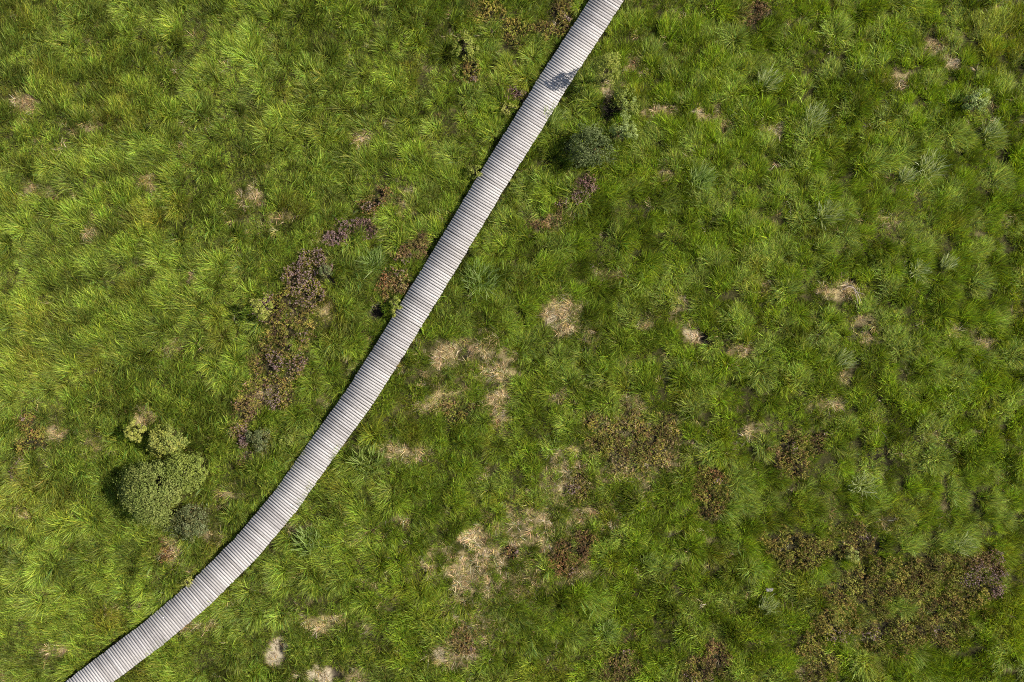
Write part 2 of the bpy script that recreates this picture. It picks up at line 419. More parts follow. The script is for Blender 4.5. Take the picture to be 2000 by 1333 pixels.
TUSSOCK = [  # label, px, py, radius px, hue
    ('big pale tussock with blades fanned towards a straw spot, upper right', 1590, 232, 30, 0),
    ('bright blue-green tussock with long radiating blades, right of the pale shrub', 1368, 352, 32, 1),
    ('broad pale round tussock below the silvery shrub at the right', 1822, 326, 30, 0),
    ('small whitish tussock just left of the broad pale round one', 1773, 346, 15, 0),
    ('grey-green tussock in dark grass below the whitish one', 1617, 418, 28, 0),
    ('pale tall tussock leaning over at the top right, left of two straw spots', 1498, 160, 26, 0),
    ('light tussock near the right edge beside the silvery shrub', 1942, 254, 20, 0),
    ('whitish upright tussock near the dead branch, right of it', 1797, 530, 18, 0),
    ('small white-tipped tussock, rightmost of the pair by the dead branch', 1853, 518, 17, 0),
    ('large lush green tussock right beside the boardwalk middle', 938, 548, 42, 1),
    ('bright green tussock between the heather clumps left of the boardwalk', 728, 512, 30, 1),
    ('lush bright tussock at the right edge of the boardwalk in its lower half', 718, 905, 44, 2),
    ('broad green tussock right below the bend of the boardwalk', 600, 1062, 40, 1),
    ('pale fan-shaped tussock between two brown heather patches, lower right', 1690, 952, 28, 0),
    ('pale tussock at the edge of the olive heather bed, by the grey stone', 1500, 1190, 26, 0),
    ('blue-green tussock above the brown heather at the bottom edge', 1188, 1236, 24, 1),
    ('light green tussock in deep grass right of the straw and heather', 1268, 1102, 20, 2),
    ('pale tussock beside the purple end of the olive heather bed', 1884, 1070, 24, 0),
    ('light tussock leaning on the right edge of the boardwalk near the top', 1080, 230, 26, 2),
    ('pale yellow-green tussock right of the crescent of bare peat', 1650, 708, 24, 0),
]

# ------------------------------------------------------------------ boardwalk line
LEFT_E = [(1181, -45), (1155, 0), (1100, 80), (1080, 110), (1027, 200), (950, 320), (870, 444), (767, 618), (667, 779), (582, 888), (511, 998), (451, 1068), (370, 1145), (284, 1217), (130, 1333), (60, 1386)]
RIGHT_E = [(1247, -45), (1217, 0), (1172, 72), (1130, 130), (1094, 190), (1004, 335), (944, 444), (834, 621), (740, 776), (660, 886), (601, 971), (527, 1058), (464, 1128), (367, 1222), (227, 1325), (150, 1386)]
DECK_Z = 0.31


def resample(pts, n):
    p = np.array(pts, float)
    d = np.r_[0, np.cumsum(np.hypot(*np.diff(p, axis=0).T))]
    s = np.linspace(0, d[-1], n)
    return np.c_[np.interp(s, d, p[:, 0]), np.interp(s, d, p[:, 1])]


def smooth(p, k):
    q = p.copy()
    for _ in range(k):
        q[1:-1] = (q[:-2] + 2 * q[1:-1] + q[2:]) / 4
    return q


def deck_world(pts):
    return np.array([P(a, b, DECK_Z) for a, b in pts])


_le = deck_world(resample(LEFT_E, 400))
_re = deck_world(resample(RIGHT_E, 400))
CENTRE = smooth((_le + _re) / 2, 160)
_e0 = CENTRE[-1] - CENTRE[-4]
_e0 /= np.hypot(*_e0)
_s0 = CENTRE[0] - CENTRE[3]
_s0 /= np.hypot(*_s0)
CENTRE = CENTRE[np.unique(np.linspace(0, len(CENTRE) - 1, 16).astype(int))]      # built in short straight sections
CENTRE = np.vstack([CENTRE[0] + _s0 * 4, CENTRE[0] + _s0 * 2, CENTRE, CENTRE[-1] + _e0 * 2, CENTRE[-1] + _e0 * 4])
_d = np.r_[0, np.cumsum(np.hypot(*np.diff(CENTRE, axis=0).T))]


def on_path(s):
    x = np.interp(s, _d, CENTRE[:, 0])
    y = np.interp(s, _d, CENTRE[:, 1])
    e = 0.25
    tx = np.interp(s + e, _d, CENTRE[:, 0]) - np.interp(s - e, _d, CENTRE[:, 0])
    ty = np.interp(s + e, _d, CENTRE[:, 1]) - np.interp(s - e, _d, CENTRE[:, 1])
    l = np.hypot(tx, ty)
    return x, y, tx / l, ty / l


def path_dist(x, y):
    """Distance of points to the centre line."""
    c = CENTRE
    best = np.full(x.shape, 1e9)
    for a, b in zip(c[:-1], c[1:]):
        ab = b - a
        t = np.clip(((x - a[0]) * ab[0] + (y - a[1]) * ab[1]) / (ab @ ab), 0, 1)
        d = np.hypot(x - a[0] - t * ab[0], y - a[1] - t * ab[1])
        best = np.minimum(best, d)
    return best


BOX = np.array([[0, 1, 3, 2], [4, 6, 7, 5], [0, 4, 5, 1], [2, 3, 7, 6], [0, 2, 6, 4], [1, 5, 7, 3]])


def boxes(cx, cy, cz, ux, uy, lu, lv, lw, tilt=None):
    """Many boxes: centre, unit vector u on plan, half sizes along u, v (perpendicular) and z."""
    n = len(cx)
    V = np.zeros((n, 8, 3))
    for k in range(8):
        su, sv, sw = (1 if k & 1 else -1), (1 if k & 2 else -1), (1 if k & 4 else -1)
        V[:, k, 0] = cx + ux * lu * su - uy * lv * sv
        V[:, k, 1] = cy + uy * lu * su + ux * lv * sv
        V[:, k, 2] = cz + lw * sw + (0 if tilt is None else tilt * su)
    Q = (BOX[None] + 8 * np.arange(n)[:, None, None]).reshape(-1, 4)
    return V.reshape(-1, 3), Q


def build_boardwalk():
    r = np.random.default_rng(5)
    root = bpy.data.objects.new('boardwalk', None)
    COL.objects.link(root)
    root.location = (*CENTRE[len(CENTRE) // 2], 0.0)
    tag(root, 'long pale grey wooden boardwalk of narrow cross planks curving through the green moor', 'boardwalk')
    off = np.array([*root.location])
    L = _d[-1]
    pitch = 0.1115
    n = int(L / pitch)
    s = (np.arange(n) + 0.5) * pitch + r.normal(0, 0.0015, n)
    x, y, tx, ty = on_path(s)
    ang = np.arctan2(tx, -ty) + r.normal(0, 0.006, n)           # along the board, across the walk
    ux, uy = np.cos(ang), np.sin(ang)
    shift = r.normal(0, 0.006, n) + 0.012 * (fbm(N4, s, s * 0, 3.0, 2) - 0.5) + 0.02 * (N3(np.floor(s / 2.4), s * 0, 0.37) - 0.5)
    t = s / L
    gap = 0.0185 - 0.0085 * sstep(0.66, 0.90, t) + np.abs(r.normal(0, 0.0035, n))
    half_l = 0.602 + r.normal(0, 0.006, n) + 0.02 * (N5(s, s * 0, 2.5) - 0.5)
    V, Q = boxes(x + ux * shift, y + uy * shift, DECK_Z - 0.0175 + r.normal(0, 0.0015, n), ux, uy, half_l, (pitch - gap) / 2, np.full(n, 0.0175), r.normal(0, 0.002, n))
    tone = np.clip(0.5 + r.normal(0, 0.18, n) + 0.8 * (fbm(N6, s, s * 0 + 3, 1.2, 3) - 0.5), 0, 1)
    link('deck', build_mesh('deck', V - off, Q, MAT_DECK, np.repeat(np.repeat(tone[:, None], 3, 1), 8, 0)), root)
    m = int(L / 0.5)
    for side in (-0.43, 0.43):
        ss = np.linspace(0.05, L - 0.05, m)
        x, y, tx, ty = on_path(ss)
        bx, by = x - ty * side, y + tx * side
        V = []
        for k in range(m):
            for o, z in ((-0.035, -0.165), (0.035, -0.165), (0.035, -0.037), (-0.035, -0.037)):
                V.append((bx[k] - ty[k] * o, by[k] + tx[k] * o, DECK_Z + z))
        Q = [(4 * k + j, 4 * k + (j + 1) % 4, 4 * k + 4 + (j + 1) % 4, 4 * k + 4 + j) for k in range(m - 1) for j in range(4)]
        Q += [(0, 3, 2, 1), (4 * m - 4, 4 * m - 3, 4 * m - 2, 4 * m - 1)]
        link('bearer', build_mesh('bearer', np.array(V) - off, Q, MAT_BEAM, np.full((len(V), 3), 0.5)), root)
    # posts carrying the bearers
    pm = None
    for sp in np.arange(1.0, L, 2.4):
        x, y, tx, ty = [float(v) for v in on_path(np.array([sp]))[:4]] if False else [float(v[0]) for v in on_path(np.array([sp]))]
        for side in (-0.43, 0.43):
            if pm is None:
                V = []
                for z in (-0.9, DECK_Z - 0.167):
                    for k in range(10):
                        V.append((0.06 * math.cos(k * math.pi / 5), 0.06 * math.sin(k * math.pi / 5), z))
                V += [(0, 0, DECK_Z - 0.167), (0, 0, -0.9)]
                Q = [(k, (k + 1) % 10, 10 + (k + 1) % 10, 10 + k) for k in range(10)]
                Q += [(20, 10 + 2 * k, 10 + (2 * k + 1) % 10, 10 + (2 * k + 2) % 10) for k in range(5)]
                pm = build_mesh('post', V, Q, MAT_BEAM, np.full((22, 3), 0.4))
            link('post', pm, root, (x - ty * side - off[0], y + tx * side - off[1], 0))


build_boardwalk()


def all_heather_mask(x, y):
    m = np.zeros_like(x)
    for lab, pal, h, blobs, fl in HEATHER:
        m = np.maximum(m, blob_mask(x, y, blobs, 0.65, 0.6))
    return m


def straw_mask(x, y):
    """Dead-grass spots: ragged at the edge and broken by green growth."""
    m = blob_mask(x, y, STRAW, 0.95, 0.34, 6.0)
    core = blob_mask(x, y, SAND, 0.7, 0.3, 2.0)
    brk = 0.6 * fbm(N2, x, y, 0.42, 3) + 0.4 * fbm(N6, x, y, 0.20, 2)
    return np.maximum(m * sstep(0.33, 0.56, brk + 0.07 * m), 0.9 * core)


# ------------------------------------------------------------------ ground sheet
def axis(half, step, far):
    a = list(np.arange(0, half, step))
    d = step
    while a[-1] < far:
        d *= 1.35
        a.append(a[-1] + d)
    a = np.array(a)
    return np.r_[-a[:0:-1], a]


HX, HY = 25.0, 17.5                        # half size of the planted field


def build_ground():
    ax = axis(HX + 0.5, 0.11, 450)
    ay = axis(HY + 0.5, 0.11, 450)
    X, Y = np.meshgrid(ax, ay)
    x, y = X.ravel(), Y.ravel()
    z = ground_z(x, y)
    inside = (np.abs(x) < HX + 3) & (np.abs(y) < HY + 3)
    cover = np.zeros((len(x), 3))
    xi, yi = x[inside], y[inside]
    straw = np.maximum(straw_mask(xi, yi), 0.3 * sstep(0.66, 0.8, fbm(N5, xi, yi, 0.8, 3)))
    cover[inside, 0] = straw
    cover[inside, 1] = blob_mask(xi, yi, SAND, 0.7, 0.3, 2.0)
    peat = blob_mask(xi, yi, PEAT_SHADE, 0.3, 0.5)  # bare peat together with the shrub shade painted on the ground
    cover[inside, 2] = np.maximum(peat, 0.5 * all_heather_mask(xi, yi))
    zi = z[inside]
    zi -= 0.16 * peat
    pd = path_dist(xi, yi)
    zi -= 0.06 * sstep(1.1, 0.4, pd)
    z[inside] = zi
    nx, ny = len(ax), len(ay)
    i = np.arange(nx * ny).reshape(ny, nx)
    Q = np.c_[i[:-1, :-1].ravel(), i[:-1, 1:].ravel(), i[1:, 1:].ravel(), i[1:, :-1].ravel()]
    me = build_mesh('ground', np.c_[x, y, z], Q, ground_mat(), None, True)
    a = me.attributes.new('cover', 'FLOAT_COLOR', 'POINT')
    a.data.foreach_set('color', np.c_[cover, np.ones(len(x))].astype(np.float32).ravel())
    a = me.attributes.new('far', 'FLOAT', 'POINT')
    far = np.maximum(sstep(HX - 1, HX + 1, np.abs(x)), sstep(HY - 1, HY + 1, np.abs(y)))
    a.data.foreach_set('value', far.astype(np.float32))
    tag(link('ground', me), kind='structure')


build_ground()


# ------------------------------------------------------------------ grass blades
def blades(r, n, base_r, lmin, lmax, wid, a0, bend, radial, lean, pal=None, seg=3):
    """n curved blades; returns verts, quads, per-vertex tint."""
    rad = base_r * np.sqrt(r.random(n))
    th = r.random(n) * 2 * np.pi
    bx, by = rad * np.cos(th), rad * np.sin(th)
    az = r.random(n) * 2 * np.pi
    dx = radial * np.cos(th) + 0.55 * np.cos(az) + lean[0]
    dy = radial * np.sin(th) + 0.55 * np.sin(az) + lean[1]
    l = np.hypot(dx, dy) + 1e-6
    dx, dy = dx / l, dy / l
    ln = lmin + (lmax - lmin) * r.random(n)
    ang = np.radians(a0[0] + (a0[1] - a0[0]) * r.random(n))
    bd = np.radians(bend[0] + (bend[1] - bend[0]) * r.random(n))
    tw = r.normal(0, 0.75, n)
    wv = wid * (0.7 + 0.6 * r.random(n))
    V = np.zeros((n, seg + 1, 2, 3))
    p = np.c_[bx, by, np.full(n, -0.03)]
    for k in range(seg + 1):
        f = k / seg
        a = ang + bd * f
        t3 = np.c_[dx * np.sin(a), dy * np.sin(a), np.cos(a)]
        side = np.c_[-dy, dx, np.zeros(n)]
        up = np.cross(t3, side)
        sv = side * np.cos(tw)[:, None] + up * np.sin(tw)[:, None]
        wk = (wv * (1 - 0.9 * f ** 1.6) * 0.5)[:, None]
        V[:, k, 0] = p - sv * wk
        V[:, k, 1] = p + sv * wk
        p = p + t3 * (ln / seg)[:, None]
    b = np.arange(n)[:, None] * (2 * (seg + 1))
    Q = np.concatenate([np.c_[b + 2 * k, b + 2 * k + 1, b + 2 * k + 3, b + 2 * k + 2] for k in range(seg)])
    if pal is None:
        t = np.exp(r.normal(0, 0.46, (n, 1)))
        tint = np.c_[t * (1 + 0.16 * r.normal(0, 1, (n, 1))), t, t * (1 + 0.25 * r.normal(0, 1, (n, 1)))]
        dry = r.random(n) < 0.10
        tint[dry] *= np.array([1.9, 1.6, 2.6])
    else:
        pal = np.array(pal)
        tint = pal[r.integers(0, len(pal), n)] * (0.8 + 0.4 * r.random((n, 1)))
    tip = (np.arange(seg + 1) / seg)[None, :, None]              # bleached paler tips, plus painted-in highlight at the tip and shade at the base
    tip = 0.82 + np.array([0.62, 0.52, 1.1]) * tip ** 2
    tint = np.clip(np.repeat((tint[:, None, :] * tip)[:, :, None, :], 2, 2), 0, 3)
    return V.reshape(-1, 3), Q, tint.reshape(-1, 3)


def tuft_collection(name, makers, mat):
    c = bpy.data.collections.new(name)
    for k, f in enumerate(makers):
        V, Q, T = f(np.random.default_rng(100 + k * 7))
        o = bpy.data.objects.new('%s_%02d' % (name, k), build_mesh('%s_%02d' % (name, k), V, Q, mat, T))
        c.objects.link(o)
    return c


LONG = [lambda r: blades(r, 42, 0.16, 0.26, 0.60, 0.0165, (6, 40), (20, 75), 0.22, (0.85, 0)) for _ in range(7)]
SHORT = [lambda r: blades(r, 42, 0.16, 0.18, 0.42, 0.017, (5, 45), (15, 60), 0.4, (0.5, 0)) for _ in range(5)]
DEAD = [lambda r: blades(r, 30, 0.15, 0.16, 0.38, 0.014, (45, 82), (5, 30), 0.5, (0.2, 0)) for _ in range(5)]


def scatter(name, pts, rot, scl, var, col, coll):
    me = bpy.data.meshes.new(name)
    n = len(pts)
    me.vertices.add(n)
    me.vertices.foreach_set('co', pts.astype(np.float32).ravel())
    for nm, ty, key, dat in (('rot', 'FLOAT_VECTOR', 'vector', rot), ('scl', 'FLOAT_VECTOR', 'vector', scl)):
        a = me.attributes.new(nm, ty, 'POINT')
        a.data.foreach_set(key, dat.astype(np.float32).ravel())
    a = me.attributes.new('var', 'INT', 'POINT')
    a.data.foreach_set('value', var.astype(np.int32))
    a = me.attributes.new('col', 'FLOAT_COLOR', 'POINT')
    a.data.foreach_set('color', np.c_[col, np.ones(n)].astype(np.float32).ravel())
    o = link(name, me)
    g = bpy.data.node_groups.new(name, 'GeometryNodeTree')
    g.interface.new_socket('Geometry', in_out='INPUT', socket_type='NodeSocketGeometry')
    g.interface.new_socket('Geometry', in_out='OUTPUT', socket_type='NodeSocketGeometry')
    gi = g.nodes.new('NodeGroupInput')
    go = g.nodes.new('NodeGroupOutput')
    ci = g.nodes.new('GeometryNodeCollectionInfo')
    ci.inputs['Collection'].default_value = coll
    ci.inputs['Separate Children'].default_value = True
    ci.inputs['Reset Children'].default_value = True
    ip = g.nodes.new('GeometryNodeInstanceOnPoints')
    ip.inputs['Pick Instance'].default_value = True

    def na(nm, ty):
        k = g.nodes.new('GeometryNodeInputNamedAttribute')
        k.data_type = ty
        k.inputs['Name'].default_value = nm
        return k.outputs['Attribute']
    g.links.new(gi.outputs[0], ip.inputs['Points'])
    g.links.new(ci.outputs[0], ip.inputs['Instance'])
    g.links.new(na('var', 'INT'), ip.inputs['Instance Index'])
    g.links.new(na('rot', 'FLOAT_VECTOR'), ip.inputs['Rotation'])
    g.links.new(na('scl', 'FLOAT_VECTOR'), ip.inputs['Scale'])
    g.links.new(ip.outputs[0], go.inputs[0])
    md = o.modifiers.new('scatter', 'NODES')
    md.node_group = g
    return o


def jitter_grid(r, step):
    gx = np.arange(-HX, HX, step)
    gy = np.arange(-HY, HY, step)
    X, Y = np.meshgrid(gx, gy)
    return X.ravel() + r.random(X.size) * step, Y.ravel() + r.random(X.size) * step


def clump_field(x, y, step, seed):
    """Nearest clump centre of a jittered grid: offset from it, and four random numbers of that clump."""
    n = 256
    r = np.random.default_rng(seed)
    jx, jy = r.random((n, n)), r.random((n, n))
    rn = r.random((n, n, 5))
    ci = np.floor(x / step).astype(int)
    cj = np.floor(y / step).astype(int)
    best = np.full(x.shape, 1e9)
    ox, oy = np.zeros_like(x), np.zeros_like(y)
    rr = np.zeros((len(x), 5))
    for a in (-1, 0, 1):
        for b in (-1, 0, 1):
            i, j = (ci + a) % n, (cj + b) % n
            px = (ci + a + jx[i, j]) * step
            py = (cj + b + jy[i, j]) * step
            d = np.hypot(x - px, y - py) / (0.7 + 0.6 * rn[i, j, 4])
            k = d < best
            best = np.where(k, d, best)
            ox = np.where(k, x - px, ox)
            oy = np.where(k, y - py, oy)
            rr[k] = rn[i, j][k]
    return ox, oy, best / step, rr


def shrub_dist(x, y):
    m = np.full(x.shape, 9.0)
    for s in SHRUB:
        cx, cy = P(s[1], s[2], s[5] * 0.6)
        m = np.minimum(m, np.hypot(x - cx, (y - cy) / s[4]) / (s[3] * M_PX))
    return m


def build_grass():
    r = np.random.default_rng(9)
    x, y = jitter_grid(r, 0.138)
    ox, oy, d, rr = clump_field(x, y, 0.62, 4)
    ox2, oy2, d2, rr2 = clump_field(x, y, 0.36, 8)
    straw = straw_mask(x, y)
    sand = blob_mask(x, y, SAND, 0.7, 0.3, 2.0)
    peat = blob_mask(x, y, PEAT_SHADE, 0.3, 0.5)  # grass thins on bare peat and on the painted shade spots alike
    yel = blob_mask(x, y, YELLOW, 0.5, 0.8)
    hth = all_heather_mask(x, y)
    pd = path_dist(x, y)
    sd = shrub_dist(x, y)
    u = x / 21.0                                             # -1 left .. 1 right
    clumpy = np.clip(0.62 + 0.45 * u + 0.5 * (fbm(N6, x, y, 5.0, 2) - 0.5), 0.25, 1.1)
    gap = sstep(0.50, 0.80, d + 0.35 * (fbm(N2, x, y, 0.5, 2) - 0.5)) * clumpy
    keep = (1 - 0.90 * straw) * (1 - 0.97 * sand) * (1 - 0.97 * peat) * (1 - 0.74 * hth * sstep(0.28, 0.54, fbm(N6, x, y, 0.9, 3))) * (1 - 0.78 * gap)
    keep *= sstep(0.55, 0.85, sd) * 0.9 + 0.1
    keep *= sstep(0.58, 0.66, pd)
    k = r.random(len(x)) < keep
    (x, y, ox, oy, d, ox2, oy2, d2, gap, straw, hth, pd, u, clumpy, yel) = [v[k] for v in (x, y, ox, oy, d, ox2, oy2, d2, gap, straw, hth, pd, u, clumpy, yel)]
    rr, rr2 = rr[k], rr2[k]
    n = len(x)
    vig = fbm(N4, x, y, 3.2, 3)
    size = (0.80 + 0.5 * (vig - 0.5) + 0.62 * (rr[:, 0] - 0.5)) * (1 - 0.5 * gap) * (1.08 - 0.34 * np.clip(d, 0, 1) * clumpy)
    near = blob_mask(x + 0.12, y + 0.16, STRAW, 0.5, 0.42, 14.0)
    size *= 1 - 0.30 * np.clip(hth + near, 0, 1)
    size *= 0.86 + 0.14 * sstep(0.6, 1.2, pd)
    size *= 0.80 + 0.26 * r.random(n)
    # direction the blades hang: out of their clump, a common lean, swirls
    fl = fbm(N5, x, y, 4.5, 2) * 2 * np.pi * 1.3
    nl = np.hypot(ox, oy) + 0.1
    vx = 0.45 * ox / nl + 0.42 * np.cos(fl) + 0.22 + 0.35 * (rr[:, 1] - 0.5) + 0.4 * ox2
    vy = 0.45 * oy / nl + 0.42 * np.sin(fl) + 0.42 + 0.35 * (rr[:, 2] - 0.5) + 0.4 * oy2
    rz = np.arctan2(vy, vx) + r.normal(0, 0.35, n)
    tilt = r.normal(0, 0.10, n)
    rot = np.c_[r.normal(0, 0.08, n), tilt + 0.08, rz]
    scl = np.c_[size, size, size * (0.9 + 0.2 * r.random(n))]
    short = (size < 0.62) | (r.random(n) < 0.25)
    var = np.where(short, 7 + r.integers(0, 5, n), r.integers(0, 7, n))
    scl[short] *= 1.15
    # colour of the living blades: yellower left, deeper right (part real, part sun hot spot put into the tint), by clump and by drift
    g0 = np.array([0.208, 0.270, 0.032])
    g1 = np.array([0.150, 0.216, 0.008])
    t = np.clip(0.5 + 0.42 * u + 0.75 * (fbm(N1, x, y, 6.0, 3) - 0.5), 0, 1)[:, None]
    col = g0 * (1 - t) + g1 * t
    val = 1 + 0.75 * (rr[:, 3] - 0.5) + 0.50 * (rr2[:, 3] - 0.5) + 0.22 * r.normal(0, 1, n) * 0.6
    col = col * np.clip(val, 0.42, 1.8)[:, None]
    pale = ((rr[:, 4] > 0.85) | (rr2[:, 4] > 0.92))[:, None] * np.clip(0.28 + 0.28 * u, 0.08, 0.52)[:, None]
    col = col * (1 - pale) + np.array([0.38, 0.46, 0.10]) * pale
    yw = np.clip(yel + sstep(0.66, 0.78, fbm(N2, x, y, 1.6, 3)) * 0.45 + 0.3 * (rr2[:, 1] > 0.94), 0, 1)[:, None] * 0.45
    col = col * (1 - yw) + np.array([0.36, 0.32, 0.035]) * yw
    br = np.clip(0.35 * hth + 0.4 * straw + 0.5 * (r.random(n) < 0.03), 0, 1)[:, None] * 0.6
    col = col * (1 - br) + np.array([0.26, 0.20, 0.075]) * br
    z = ground_z(x, y)
    coll = tuft_collection('grass_tuft', LONG + SHORT, MAT_GRASS)
    o = scatter('grass', np.c_[x, y, z], rot, scl, var, col, coll)
    tag(o, 'long green moor grass growing over the whole field', 'grass', kind='stuff')
    print('grass tufts', n)
    # dead grass: in the straw patches and thinly under everything
    x, y = jitter_grid(r, 0.15)
    straw = straw_mask(x, y)
    peat = blob_mask(x, y, PEAT_SHADE, 0.3, 0.5)
    sand = blob_mask(x, y, SAND, 0.7, 0.3, 2.0)
    hth = all_heather_mask(x, y)
    pd = path_dist(x, y)
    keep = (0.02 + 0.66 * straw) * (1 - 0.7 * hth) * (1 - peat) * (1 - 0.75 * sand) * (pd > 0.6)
    k = r.random(len(x)) < keep
    x, y, straw = x[k], y[k], straw[k]
    n = len(x)
    rot = np.c_[r.normal(0, 0.1, n), r.normal(0, 0.1, n), r.random(n) * 6.28]
    s = 0.65 + 0.5 * r.random(n)
    pal = np.array([(0.47, 0.375, 0.165), (0.57, 0.47, 0.23), (0.35, 0.262, 0.105), (0.21, 0.145, 0.055), (0.36, 0.33, 0.10)])
    col = pal[r.integers(0, 5, n)] * (0.75 + 0.5 * fbm(N2, x, y, 0.7, 2))[:, None]
    coll = tuft_collection('dead_grass_tuft', DEAD, MAT_STRAW)
    o = scatter('dead_grass', np.c_[x, y, ground_z(x, y) + 0.01], rot, np.c_[s, s, s], r.integers(0, 5, n), col, coll)
    tag(o, 'pale straw of dead grass lying in the bare spots of the moor', 'dead grass', kind='stuff')
    print('dead tufts', n)


build_grass()


# ------------------------------------------------------------------ leaves
def leaf_quads(r, c, nrm, size, asp=0.55):
    """Leaf-sized faces at points c, roughly facing nrm."""
    n = len(c)
    nn = nrm + r.normal(0, 0.55, (n, 3))
    nn /= np.linalg.norm(nn, axis=1)[:, None] + 1e-9
    a = np.cross(nn, r.normal(0, 1, (n, 3)))
    a /= np.linalg.norm(a, axis=1)[:, None] + 1e-9
    b = np.cross(nn, a)
    s = (size * (0.65 + 0.7 * r.random(n)))[:, None] if np.ndim(size) == 0 else size[:, None]
    a = a * s
    b = b * s * asp
    V = np.stack([c - a, c + b - nn * s * 0.1, c + a, c - b - nn * s * 0.1], 1).reshape(-1, 3)
    Q = np.arange(4 * n).reshape(n, 4)
    return V, Q


def tube(p, q, r0, r1, k=6, bend=(0, 0, 0)):
    p, q, bend = np.array(p, float), np.array(q, float), np.array(bend, float)
    V, Q = [], []
    m = 4
    ax = q - p
    ax /= np.linalg.norm(ax) + 1e-9
    s = np.cross(ax, (0.3, 0.9, 0.2))
    s /= np.linalg.norm(s)
    t = np.cross(ax, s)
    for i in range(m + 1):
        f = i / m
        c = p + (q - p) * f + bend * math.sin(math.pi * f)
        rr = r0 + (r1 - r0) * f
        for j in range(k):
            a = 2 * math.pi * j / k
            V.append(c + (s * math.cos(a) + t * math.sin(a)) * rr)
    for i in range(m):
        for j in range(k):
            Q.append((i * k + j, i * k + (j + 1) % k, (i + 1) * k + (j + 1) % k, (i + 1) * k + j))
    return np.array(V), np.array(Q)


def join(parts):
    V, Q, o = [], [], 0
    for v, q in parts:
        V.append(v)
        Q.append(q + o)
        o += len(v)
    return np.concatenate(V), np.concatenate(Q)


def build_shrub(k, spec):
    lab, px, py, rad, sq, h, pal, nl, ls = spec
    r = np.random.default_rng(300 + k)
    x, y = P(px, py, h * 0.62)
    gz = float(ground_z(np.array([x]), np.array([y]))[0])
    R0 = rad * M_PX * (H - h * 0.6) / H
    root = bpy.data.objects.new('shrub', None)
    COL.objects.link(root)
    root.location = (x, y, gz)
    tag(root, lab, 'shrub', 'shrubs scattered over the moor')
    # clumps of leaves over a dome with an uneven outline
    ncl = max(22, int(nl / 42))
    u = r.random(ncl)
    th = r.random(ncl) * 2 * np.pi
    ph = np.arccos(1 - 1.18 * u)
    lump = 0.72 + 0.58 * r.random(ncl) * (0.6 + 0.4 * np.sin(3 * th + k))
    inner = np.where(r.random(ncl) < 0.22, 0.65, 1.0)
    cz = h * 0.46
    C = np.c_[R0 * 0.88 * lump * inner * np.sin(ph) * np.cos(th), R0 * 0.88 * sq * lump * inner * np.sin(ph) * np.sin(th), cz + h * 0.50 * inner * np.cos(ph) * (0.85 + 0.25 * r.random(ncl))]
    per = nl // ncl
    cr = R0 * 0.20 * (0.5 + 1.0 * r.random(ncl))
    cr = np.maximum(cr, 0.08)
    idx = np.repeat(np.arange(ncl), per)
    D = r.normal(0, 1, (len(idx), 3))
    D /= np.linalg.norm(D, axis=1)[:, None]
    c = C[idx] + D * (cr[idx] * (0.45 + 0.6 * r.random(len(idx))))[:, None] * np.array([1, 1, 0.8])
    c[:, 2] = np.maximum(c[:, 2], 0.04)
    dome = c / np.array([R0, R0 * sq, h * 0.7])
    dome /= np.linalg.norm(dome, axis=1)[:, None] + 1e-9
    nrm = D * 0.45 + dome * 0.75 + np.array([0, 0, 0.15])
    V, Q = leaf_quads(r, c, nrm, ls * 0.62)
    pal = np.array(pal)
    cc = pal[r.integers(0, len(pal), ncl)]
    col = 0.6 * cc[idx] + 0.4 * pal[r.integers(0, len(pal), len(idx))]
    col = col * (0.8 + 0.4 * r.random((len(idx), 1)))
    link('foliage', build_mesh('shrub_foliage', V, Q, MAT_LEAF, np.repeat(col, 4, 0)), root)
    st = [tube((0, 0, -0.1), (0.02, 0.01, h * 0.42), 0.028 + 0.012 * h, 0.018)]
    for a in range(9):
        q = C[r.integers(0, ncl)]
        st.append(tube((r.normal(0, .03), r.normal(0, .03), 0.05 + 0.25 * h * r.random()), q * 0.96, 0.016, 0.006, 5, (0, 0, 0.05)))
    V, Q = join(st)
    link('stem', build_mesh('shrub_stem', V, Q, MAT_STEM, np.full((len(V), 3), 0.5)), root)


for k, s in enumerate(SHRUB):
    build_shrub(k, s)


